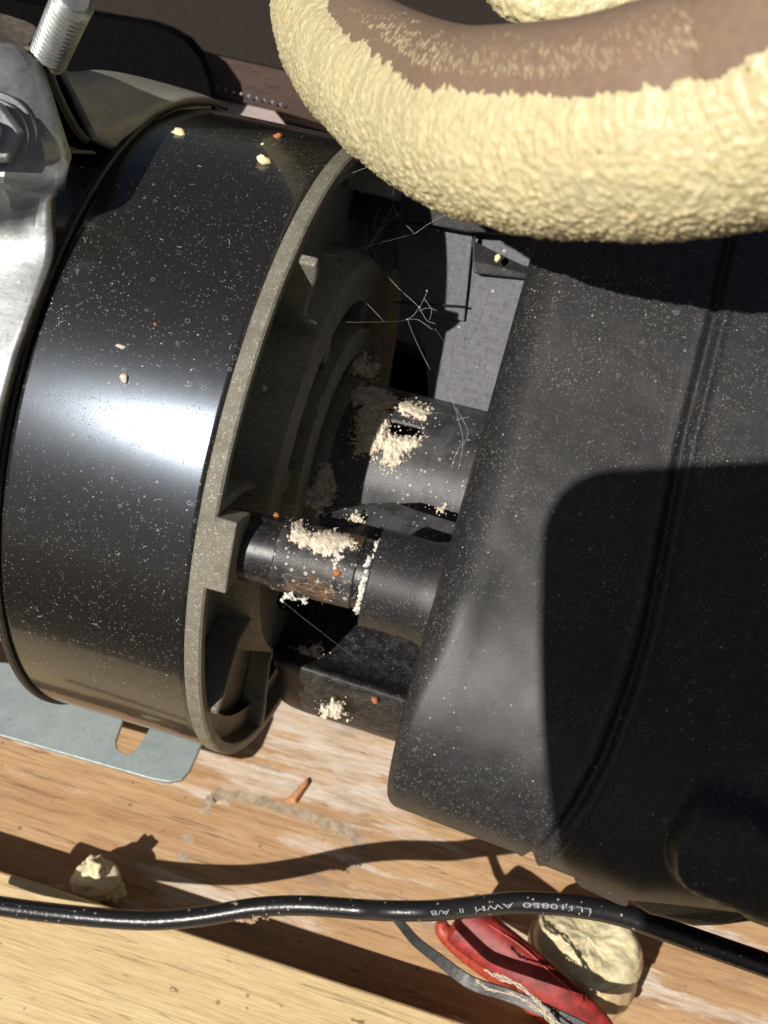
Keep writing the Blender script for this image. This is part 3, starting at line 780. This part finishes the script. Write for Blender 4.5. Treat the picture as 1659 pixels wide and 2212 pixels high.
# ------------------------------------------------------------------ cable with print
cb = root('black_cable', P(700, 1960, 41), 'black round cable with grey print lying across the lower board', 'cable')
cp = [(-90, 1935, 42.4), (0, 1957, 42.4), (159, 1977, 42.4), (317, 1988, 42.2), (436, 1979, 42.0), (555, 1960, 41.7), (658, 1956, 41.3), (779, 1964, 41), (839, 1967, 40.5), (929, 1967, 40), (1020, 1959, 39), (1110, 1950, 38), (1201, 1953, 37.4), (1261, 1960, 37), (1322, 1971, 36.5), (1382, 1989, 36), (1502, 2031, 35), (1659, 2086, 34), (1850, 2150, 33)]
cpath = catmull([P(*q) for q in cp], 12)
V, Fc = sweep(cpath, .345, 48)
put('cable_sheath', V, Fc, M_CABLE, cb, sharp=0)
def cable_text(txt, px0, px1, h):
    tcu = bpy.data.curves.new('print', 'FONT'); tcu.body = txt; tcu.size = 1.0
    to = bpy.data.objects.new('print', tcu); COL.objects.link(to)
    bpy.context.view_layer.update()
    me = bpy.data.meshes.new_from_object(to.evaluated_get(bpy.context.evaluated_depsgraph_get()))
    bpy.data.objects.remove(to)
    import bmesh
    bm = bmesh.new(); bm.from_mesh(me)
    bmesh.ops.subdivide_edges(bm, edges=[e for e in bm.edges if e.calc_length() > .25], cuts=2)
    bmesh.ops.triangulate(bm, faces=bm.faces[:])
    vv = [v.co.copy() for v in bm.verts]; ff = [tuple(v.index for v in f.verts) for f in bm.faces]; bm.free()
    x0, x1 = min(v.x for v in vv), max(v.x for v in vv)
    frs = frames(cpath, up); pxs = [proj(p)[0] for p in cpath]
    out = []
    for v in vv:
        px = px0+(v.x-x0)/(x1-x0)*(px1-px0)
        fi = float(np.interp(px, pxs, range(len(pxs)))); k = int(fi); k = min(k, len(cpath)-2); f_ = fi-k
        p = cpath[k].lerp(cpath[k+1], f_); t, s, u = frs[k]
        upside = s if (M@s).y > 0 else -s
        ang = .42-(v.y-.35)*h*.82/.345
        out.append(p+(upside*math.sin(ang)+u*math.cos(ang))*.349)
    put('print', out, ff, M_PRINT, cb, smooth=False)
cable_text('LL110850', 1287, 1138, .27)
cable_text('AWM', 1120, 1040, .27)
cable_text('II', 1014, 1006, .24)
cable_text('A/B', 985, 942, .27)
V, Fc = merge(*[blob(cpath[int(np.interp(x, [proj(p)[0] for p in cpath], range(len(cpath))))]+up*.30+MT@Vector((0, random.uniform(-.33, .33), -.1)), random.uniform(.04, .12), 2, (1.3, .9, .5), .3, seed=x) for x in [505+(i*37 % 90) for i in range(44)]])
put('mud_patch', V, Fc, simple('tan_dried_mud', (.42, .28, .17), .9, vary=.3), cb)

# ------------------------------------------------------------------ flat strip, string, red plastic piece
st_ = [(843, 1972, 40.2), (868, 1998, 40.2), (900, 2035, 40.3), (950, 2074, 40.3), (1000, 2112, 40.2), (1035, 2130, 40), (1100, 2150, 39.8), (1180, 2184, 39.4), (1300, 2240, 39)]
spath = catmull([P(*q) for q in st_], 8)
wd = [.13+.09*min(1, i/35) for i in range(len(spath))]
V, Fc = sweep(spath, wd, 4, sec=[(-1, -.22), (1, -.22), (1, .22), (-1, .22)])
tag(put('flat_strip', V, Fc, M_STRIP, smooth=False, bevel=.02), 'narrow dark grey plastic strip hanging diagonally from the cable', 'strip')
def thread(name, pts, r, mat, label=None, cat=None, n=6, jit=0, parent=None):
    q = catmull([P(*a) for a in pts], n)
    if jit: q = [p+Vector((random.gauss(0, jit), random.gauss(0, jit), random.gauss(0, jit))) for p in q]
    V, Fc = sweep(q, r, 6)
    o = put(name, V, Fc, mat, parent, sharp=0)
    if label: tag(o, label, cat)
    return o
sg = root('frayed_string', P(1110, 2140, 39.2), 'pale frayed string tangled round the dark strip above the red piece', 'string')
for k in range(9):
    a = random.uniform(-6, 6)
    thread('strand', [(1052+a, 2098+a, 39.2), (1085+a, 2112-a, 39.2), (1125, 2132+a, 39), (1160+a, 2162, 38.8), (1185-a, 2195+a, 38.8), (1210+a*2, 2240, 38.8)], .018, M_STRING, jit=.02, parent=sg)
for k in range(6):
    a = random.uniform(-4, 4)
    thread('strand', [(1030, 2118+a, 39.2), (1060+a, 2138, 39.2), (1110, 2148+a, 39.2), (1150+a, 2172-a, 39), (1190, 2200+a, 38.8), (1240+a, 2230, 38.8)], .016, M_STRING, jit=.02, parent=sg)
rd = root('red_plastic_piece', P(1120, 2100, 41), 'tapered glossy red plastic piece beside the yellow foam block', 'plastic piece')
rp = catmull([P(985, 1984, 43.3), P(1012, 2003, 43.2), P(1085, 2056, 42.7), P(1155, 2106, 42.3), P(1225, 2156, 42.0), (P(1285, 2200, 41.9)), P(1325, 2230, 41.9)], 10)
rw = [float(np.interp(i/len(rp), [0, .05, .2, .5, .75, .93, 1], [.40, .82, .88, .74, .50, .27, .10])) for i in range(len(rp))]
V, Fc = sweep(rp, rw, 40, sec=[(math.copysign(abs(math.cos(a))**.75, math.cos(a)), .62*math.copysign(abs(math.sin(a))**.7, math.sin(a))) for a in np.linspace(0, 2*math.pi, 40, endpoint=False)])
put('body', V, Fc, M_RED, rd, sharp=0)
for dx, dd_, nm in ((26, 0, 'ridge'), (40, .15, 'ridge')):
    q = catmull([P(1045+dx*.3, 2000-dx*.2, 42.6+dd_), P(1110+dx*.6, 2046-dx*.1, 42.15+dd_), P(1180+dx*.5, 2103, 41.8+dd_), P(1250+dx*.3, 2160, 41.7+dd_), P(1310, 2212, 41.8)], 10)
    put(nm, *sweep(q, .035, 10), M_RED2, rd, sharp=0)
q = catmull([P(952, 1990, 44.2), P(962, 2015, 44.2), P(1010, 2062, 44.2), P(1070, 2115, 44.2), P(1130, 2165, 44.3), P(1200, 2225, 44.4)], 10)
put('orange_edge', *sweep(q, [.20+.16*math.sin(math.pi*min(1, i/30)) for i in range(len(q))], 16), M_RED2, rd, sharp=0)

# ------------------------------------------------------------------ foam plug and foam chunk
fp = root('foam_block', P(1262, 2100, 44), 'chunky yellow foam plug with sides coloured brownish for shade, below the cable', 'foam block')
rows = []; rk = random.Random(3)
ringd = [(1255, 2138, 45.4, 1.45), (1256, 2132, 45.3, 1.75), (1259, 2108, 45.0, 1.95), (1262, 2080, 44.5, 2.0), (1265, 2050, 44.0, 2.0), (1266, 2036, 43.75, 1.95)]
pv = (Vector(P(1266, 2036, 43.3))-Vector(P(1255, 2138, 45.4))).normalized()
sA = pv.cross(Vector((0, 1, 0))).normalized(); sB = pv.cross(sA)
def fring(c, r, n=90, sd=0, amp=.10):
    out = []
    for j in range(n):
        a = 2*math.pi*j/n; d = sA*math.cos(a)+sB*math.sin(a)
        out.append(Vector(c)+d*r*(1+amp*noise.noise(d*1.6+Vector((sd, 0, 0)))+.02*noise.noise(d*9+Vector((sd*.3, 5, 0)))))
    return out
dense = catmull([list(P(a, b, c))+[r] for a, b, c, r in ringd], 8)
rows = [fring(q[:3], q[3], sd=.05*i) for i, q in enumerate(dense)]
V, Fc = grid(rows, close_u=True, cap=True)
put('side_skin', V, Fc, M_SKIN, fp, sharp=0)
tops = []
c_ = Vector(P(1266, 2042, 43.85))
for r, h in [(2.03, -.55), (2.06, -.25), (1.98, .05), (1.8, .35)]+[(1.7-k*.1, .45+.01*k) for k in range(17)]+[(.01, .6)]:
    row = []
    for j in range(120):
        a = 2*math.pi*j/120; d = sA*math.cos(a)+sB*math.sin(a); q = c_+d*r*(1+.10*noise.noise(d*1.6+Vector((2, 0, 0))))+pv*h
        lump = noise.noise(q*1.1)*.22+noise.noise(q*2.6)*.08-abs(noise.noise(q*4))*.06+noise.noise(q*11)*.03
        row.append(q+pv*lump*min(1, (2.2-r)+.25)+d*lump*(.25 if r > 1.7 else 0))
    tops.append(row)
V, Fc = grid(tops, close_u=True)
put('torn_top', V, Fc, M_FOAM2, fp, sharp=0)
cc = PZ(207, 1898, 1.5)
V, Fc = merge(blob(PZ(212, 1908, .6), .75, 4, (1.1, .9, 1.0), .25, 1.4, 8), blob(cc, .72, 4, (1.15, .95, .75), .28, 1.4, 3), blob(cc+MT@Vector((.1, .55, .5)), .46, 4, (.8, .9, 1), .35, 1.8, 9), blob(cc+MT@Vector((.62, -.45, .0)), .38, 4, (1.1, 1, .7), .35, 2.2, 5), blob(cc+MT@Vector((-.5, -.1, .1)), .36, 3, (1, 1, .8), .3, 2, 6))
tag(put('foam_chunk', V, Fc, M_FOAM2, sharp=0), 'small torn yellow foam chunk on the board above the cable, lower left', 'foam chunk')
# grey smeared strokes on the board
M_MARK = simple('grey_smear', (.40, .31, .22), .8, vary=.35, scale=3)
for st in ([(462, 1722), (446, 1742), (440, 1760)], [(452, 1716), (520, 1722), (600, 1742), (680, 1768), (742, 1796), (800, 1838)], [(410, 1800), (404, 1822)], [(398, 1838), (392, 1866)]):
    q = catmull([PZ(x, y, .012) for x, y in st], 14); ro = []
    for i, p in enumerate(q):
        t = (q[min(i+1, len(q)-1)]-q[max(i-1, 0)]).normalized(); n_ = Vector((-t.y, t.x, 0))
        a_ = .22+.16*noise.noise(p*2.3); b_ = .22+.16*noise.noise(p*3.1+Vector((5, 5, 5))); k_ = min(1, i/3, (len(q)-1-i)/3)
        ro.append([p+n_*a_*k_, p-n_*b_*k_])
    V, Fc = grid(ro); put('grey_smear', V, Fc, M_MARK, main)
# splinter
z0 = PZ(640, 1712, .05)
V, Fc = hexa([z0+Vector(v) for v in ((-.35, -.55, 0), (.15, -.5, .05), (.4, .5, .1), (.25, .75, .1))], [z0+Vector(v) for v in ((-.2, -.45, .25), (.1, -.4, .35), (.35, .4, .3), (.25, .6, .2))])
tag(put('wood_splinter', V, Fc, simple('orange_wood_chip', (.62, .30, .13), .7), smooth=False, bevel=.04), 'orange-tan wood splinter on the board below the end frame', 'splinter')

# ------------------------------------------------------------------ crusts, crumbs, threads
def crust(name, polys, dfun, n, size, mat, label, squash=.6, seed=1):
    """one crumbly crust: a lumpy raised skin over the patch with loose grains round it"""
    rk = random.Random(seed); parts = []
    xs_ = [p[0] for q in polys for p in q]; ys_ = [p[1] for q in polys for p in q]
    x0, x1, y0, y1 = min(xs_)-16, max(xs_)+16, min(ys_)-16, max(ys_)+16
    small = min(x1-x0, y1-y0) < 70; st = 1.5 if small else 2.0
    nx, ny = int((x1-x0)/st)+1, int((y1-y0)/st)+1
    def msk(x, y):
        sdv = max(sd_poly(x, y, q) for q in polys); v = Vector((x, y, seed*7.7))
        g_ = noise.noise(v*.05)*.8+noise.noise(v*.13)*.7+noise.noise(v*.3)*.45
        return g_*13+min(sdv, 12)-1
    V, Fc, H = [], [], []
    rough = min(1, size/.05)
    for i in range(ny):
        for j in range(nx):
            x, y = x0+j*st, y0+i*st; m_ = msk(x, y)
            v = Vector((x, y, seed*3.3))
            b1 = 1-abs(noise.noise(v*.09))*2; b2 = 1-abs(noise.noise(v*.22))*2; b3 = 1-abs(noise.noise(v*.5))*2
            h = size*2.3*math.sqrt(min(1, max(0, m_)/9))*(.45+.30*b1+.22*b2+.13*b3) if m_ > 0 else -.02
            H.append(m_); V.append(P(x+noise.noise(v*.4)*1.2, y+noise.noise(v*.4+Vector((9, 9, 9)))*1.2, dfun(x, y)-h))
    for i in range(ny-1):
        for j in range(nx-1):
            q = (i*nx+j, i*nx+j+1, (i+1)*nx+j+1, (i+1)*nx+j)
            if max(H[k] for k in q) > 0: Fc.append(q)
    used = sorted({k for f in Fc for k in f}); mp = {k: a for a, k in enumerate(used)}
    parts.append(([V[k] for k in used], [tuple(mp[k] for k in f) for f in Fc]))
    cnt = 0
    for _ in range(4000):
        if cnt > n*.12+6: break
        x, y = rk.uniform(x0-6, x1+6), rk.uniform(y0-6, y1+6)
        if -16 < msk(x, y) < 1:
            cnt += 1; parts.append(blob(P(x, y, dfun(x, y)), size*rk.uniform(.12, .5), 1, (1, 1, .7), .35, 1.9, rk.random()*50))
    V, Fc = merge(*parts)
    return tag(put(name, V, Fc, mat, sharp=0), label, 'crust')
dsh = lambda x, y: cyl_depth(x, y, 2.74)
crust('mineral_crust', [[(752, 838), (800, 832), (860, 862), (858, 886), (800, 890), (756, 866)], [(775, 880), (842, 885), (832, 960), (800, 985), (765, 975), (770, 930)]], dsh, 726, 0.0930, M_CRUST, 'knobbly cream mineral crust left of the slot in the shaft cover', seed=2)
crust('mineral_crust', [[(862, 868), (890, 864), (918, 880), (930, 902), (912, 908), (868, 896)]], dsh, 264, 0.0744, M_CRUST, 'bright cream crust patch just above the shaft cover slot', seed=3)
crust('mineral_crust', [[(838, 932), (870, 940), (908, 942), (905, 960), (882, 975), (868, 1000), (845, 1014), (822, 1000), (828, 965)]], dsh, 440, 0.0806, M_CRUST, 'bright cream crust patch hanging below the shaft cover slot', seed=4)
crust('mineral_crust', [[(690, 985), (715, 1000), (730, 1050), (715, 1090), (690, 1105), (655, 1085), (648, 1060), (680, 1040)]], lambda x, y: 37.2, 374, 0.0868, M_CRUST, 'dim cream crust clump in shade beside the end frame', seed=5)
crust('mineral_crust', [[(762, 780), (790, 768), (812, 795), (800, 812), (765, 808)]], lambda x, y: 38.4, 132, 0.0930, M_CRUST, 'small cream crust clump above the shaft cover', seed=6)
dtb = lambda x, y: (lambda t: 32.0-.55*t - math.sqrt(max(.02, .965**2-(((y-(1168+.242*(x-488)))*.0121*.97)**2))))((x-488)/372)
crust('mineral_crust', [[(632, 1128), (650, 1132), (668, 1150), (720, 1150), (755, 1158), (768, 1172), (740, 1182), (720, 1200), (700, 1196), (650, 1180), (626, 1168)]], dtb, 506, 0.0372, M_CRUST, 'grainy cream crust along the top of the black tube', .8, 7)
crust('mineral_crust', [[(735, 1165), (748, 1168), (744, 1195), (730, 1205)], [(716, 1205), (724, 1205), (722, 1262), (716, 1262)], [(735, 1230), (741, 1230), (743, 1290), (738, 1290)], [(700, 1262), (706, 1262), (712, 1285), (700, 1290)]], dtb, 198, 0.0217, M_CRUST2, 'thin white drip trails down the tube', .8, 8)
crust('mineral_crust', [[(606, 1282), (628, 1284), (664, 1292), (660, 1300), (610, 1294)]], lambda x, y: 31.3, 52, 0.0434, M_CRUST2, 'row of tiny white droplets under the tube', .8, 9)
dsp = lambda x, y: 30.35
crust('mineral_crust', [[(834, 1146), (842, 1148), (820, 1185), (800, 1215), (786, 1262), (776, 1318), (770, 1318), (778, 1262), (792, 1212), (812, 1180)]], lambda x, y: 31.45-math.sqrt(max(.02, 1.15**2-(((y-(1245+.242*(x-803)))*.0118)**2))), 462, 0.0260, M_CRUST2, 'white chalky line round the rim of the spigot', .8, 10)
crust('mineral_crust', [[(755, 1112), (770, 1106), (788, 1120), (782, 1132), (758, 1128)]], lambda x, y: 34.2, 74, 0.0558, M_CRUST, 'cream crumbly heap on the web plate behind the tube', .8, 11)
crust('mineral_crust', [[(940, 1094), (960, 1094), (962, 1108), (948, 1112)]], lambda x, y: 33.2, 26, 0.0620, M_CRUST, 'pinkish-white crumb against the left edge of the housing', .8, 12)
crust('mineral_crust', [[(690, 1528), (715, 1512), (742, 1520), (748, 1545), (725, 1550), (700, 1548)]], lambda x, y: 38.3, 132, 0.0992, M_CRUST, 'pale crust heap on the lower front of the cradle', .6, 13)
crust('mineral_crust', [[(640, 1400), (690, 1390), (700, 1450), (660, 1490)]], lambda x, y: 39.0, 132, 0.0806, M_CRUST, 'scattered dim crust bits in the dark gap under the shaft', .4, 14)
def crumb(px, py, d, r, mat, label, cat='crumb', sq=(1, 1, .7), seed=0):
    tag(put('crumb', *blob(P(px, py, d), r, 2, sq, .35, 1.6, seed), mat, sharp=0), label, cat)
cd = lambda x, y: cyl_depth(x, y)
crumb(387, 287, cd(387, 287)-.03, .17, M_CREAM, 'cream crumb in the bolt shadow on the drum', sq=(1.2, .7, .7), seed=1)
crumb(570, 348, cd(570, 348)-.08, .18, M_CREAM, 'largest cream crumb on top of the drum', sq=(1.1, .8, .9), seed=2)
crumb(567, 311, cd(567, 311)-.02, .045, M_CREAM, 'tiny cream crumb between the orange and the large cream crumb', seed=3)
crumb(600, 295, cd(600, 295)-.03, .12, M_ORANGE, 'orange crumb near the top edge of the drum', seed=4)
crumb(260, 748, cd(260, 748), .10, M_CRUST, 'upper tan flake on the glossy middle of the drum', sq=(1.5, .6, .4), seed=5)
crumb(267, 817, cd(267, 817), .13, M_CRUST, 'tan flake just above the bright glint on the drum', seed=6)
crumb(335, 700, cd(335, 700), .05, M_ORANGE, 'tiny orange fleck on the drum above the tan flakes', seed=7)
crumb(570, 838, PX(570, 838, .5) and 32.5, .09, M_CRUST, 'tan flake in the shaded web of the end frame', seed=8)
crumb(598, 1113, 31.9, .09, M_ORANGE, 'orange crumb at the motor end of the tube', seed=9)
crumb(729, 1236, dtb(729, 1236), .11, M_ORANGE, 'round orange crumb on the front of the stained tube', seed=10)
crumb(1075, 557, 39.0, .12, M_CREAM, 'oval cream crumb in the shadow of the foam hose', sq=(.8, 1.1, 1), seed=11)
crumb(810, 1512, 38.0, .11, M_ORANGE, 'orange crumb on the cradle left of the housing', seed=12)
crumb(675, 695, 33, .10, M_CRUST2, 'white and rusty flake caught in the cobweb', sq=(1.3, .5, .6), seed=13)
# pale dried veins running from the rim of the spigot
dvn = lambda x, y: 31.42-math.sqrt(max(.02, 1.125**2-(((y-(1245+.245*(x-803)))*.0118)**2)))
ve = []
for line in ([(834, 1162), (846, 1185), (862, 1200), (880, 1225), (884, 1250)], [(846, 1185), (870, 1182), (890, 1190), (900, 1200)], [(838, 1158), (858, 1164), (878, 1160)], [(832, 1180), (842, 1205), (838, 1228)],
             [(862, 1200), (856, 1222), (866, 1248)], [(800, 1240), (806, 1262), (800, 1290), (804, 1312)], [(880, 1225), (872, 1244), (878, 1268)]):
    ve.append(sweep(catmull([P(x, y, dvn(x, y)) for x, y in line], 6), .016, 5))
V, Fc = merge(*ve)
tag(put('mineral_vein', V, Fc, M_CRUST2, sharp=0), 'thin branching white veins dried on the spigot of the housing', 'crust')
cw = root('cobweb', P(850, 650, 37), 'fine cobweb threads strung between end frame and housing', 'cobweb')
W = .0026
for pts in ([(733, 385, 34), (780, 366, 34), (862, 334, 34)], [(658, 524, 33), (718, 552, 33.5), (800, 530, 35), (895, 505, 37)], [(680, 577, 34), (718, 560, 34)], [(640, 640, 33), (660, 668, 33), (675, 693, 33)],
            [(690, 695, 33.5), (760, 696, 34), (830, 695, 35), (880, 690, 36), (906, 664, 36), (924, 628, 36)], [(880, 690, 36), (905, 692, 36), (935, 712, 36)], [(906, 664, 36), (920, 690, 36), (940, 700, 36)], [(915, 645, 36), (932, 668, 36), (928, 690, 36)],
            [(905, 672, 36), (925, 665, 36), (945, 672, 36)], [(790, 542, 36), (815, 500, 37), (850, 445, 38)], [(800, 535, 36), (830, 490, 37), (872, 452, 38)], [(785, 548, 36), (812, 510, 37), (845, 462, 38)], [(810, 500, 36), (812, 470, 36), (826, 440, 37)],
            [(975, 858, 36), (990, 905, 36), (1000, 955, 36), (990, 1015, 36)], [(985, 880, 36), (1010, 930, 36), (1002, 960, 36)], [(607, 1296, 32), (690, 1362, 34), (782, 1432, 37)], [(895, 505, 37), (950, 470, 37), (1000, 460, 36)], [(940, 710, 36), (960, 745, 37), (950, 790, 38)], [(718, 552, 33.5), (760, 620, 34.5), (830, 695, 35)], [(800, 530, 35), (840, 600, 36), (906, 664, 36)], [(862, 334, 34), (850, 445, 37), (895, 505, 37)], [(1000, 955, 36), (985, 980, 36), (975, 1010, 36)], [(990, 905, 36), (1015, 900, 36)], [(880, 690, 36), (900, 740, 36.5), (930, 800, 37)]):
    thread('strand', pts, W, M_WEB, jit=.004, parent=cw)
for x, y, d in ((733, 385, 34), (922, 628, 36), (906, 664, 36), (880, 690, 36), (718, 552, 33.5)):
    put('caught_dust', *blob(P(x, y, d), .05 if x == 733 else .025, 1), M_CRUST2, cw)

# ------------------------------------------------------------------ the tablet added beside the lens, shaped to cast the round-cornered shadow
ph = root('blocker', CAM+(-ray(830, 1106).normalized())*0.8, 'dark tablet added out of view above the motor to cast the round-cornered shadow on the housing', 'blocker')
def rrect(x0, x1, y0, y1, r, n=8):
    o = []
    for cx_, cy_, a0 in ((x1-r, y1-r, 0), (x0+r, y1-r, 90), (x0+r, y0+r, 180), (x1-r, y0+r, 270)):
        for k in range(n+1):
            a = R(a0+90*k/n); o.append((cx_+r*math.cos(a), cy_+r*math.sin(a)))
    return o
ra = R(3)
lo = [(x*math.cos(ra)-y*math.sin(ra), x*math.sin(ra)+y*math.cos(ra)) for x, y in rrect(-10.5, 7, -14.6, 1.5, 1.7)]
A = [CAM+MT@Vector((x, y, .5)) for x, y in lo]; B = [CAM+MT@Vector((x, y, 1.3)) for x, y in lo]
put('blocker_body', *hexa(A, B), M_BLOCKER, ph, smooth=False)
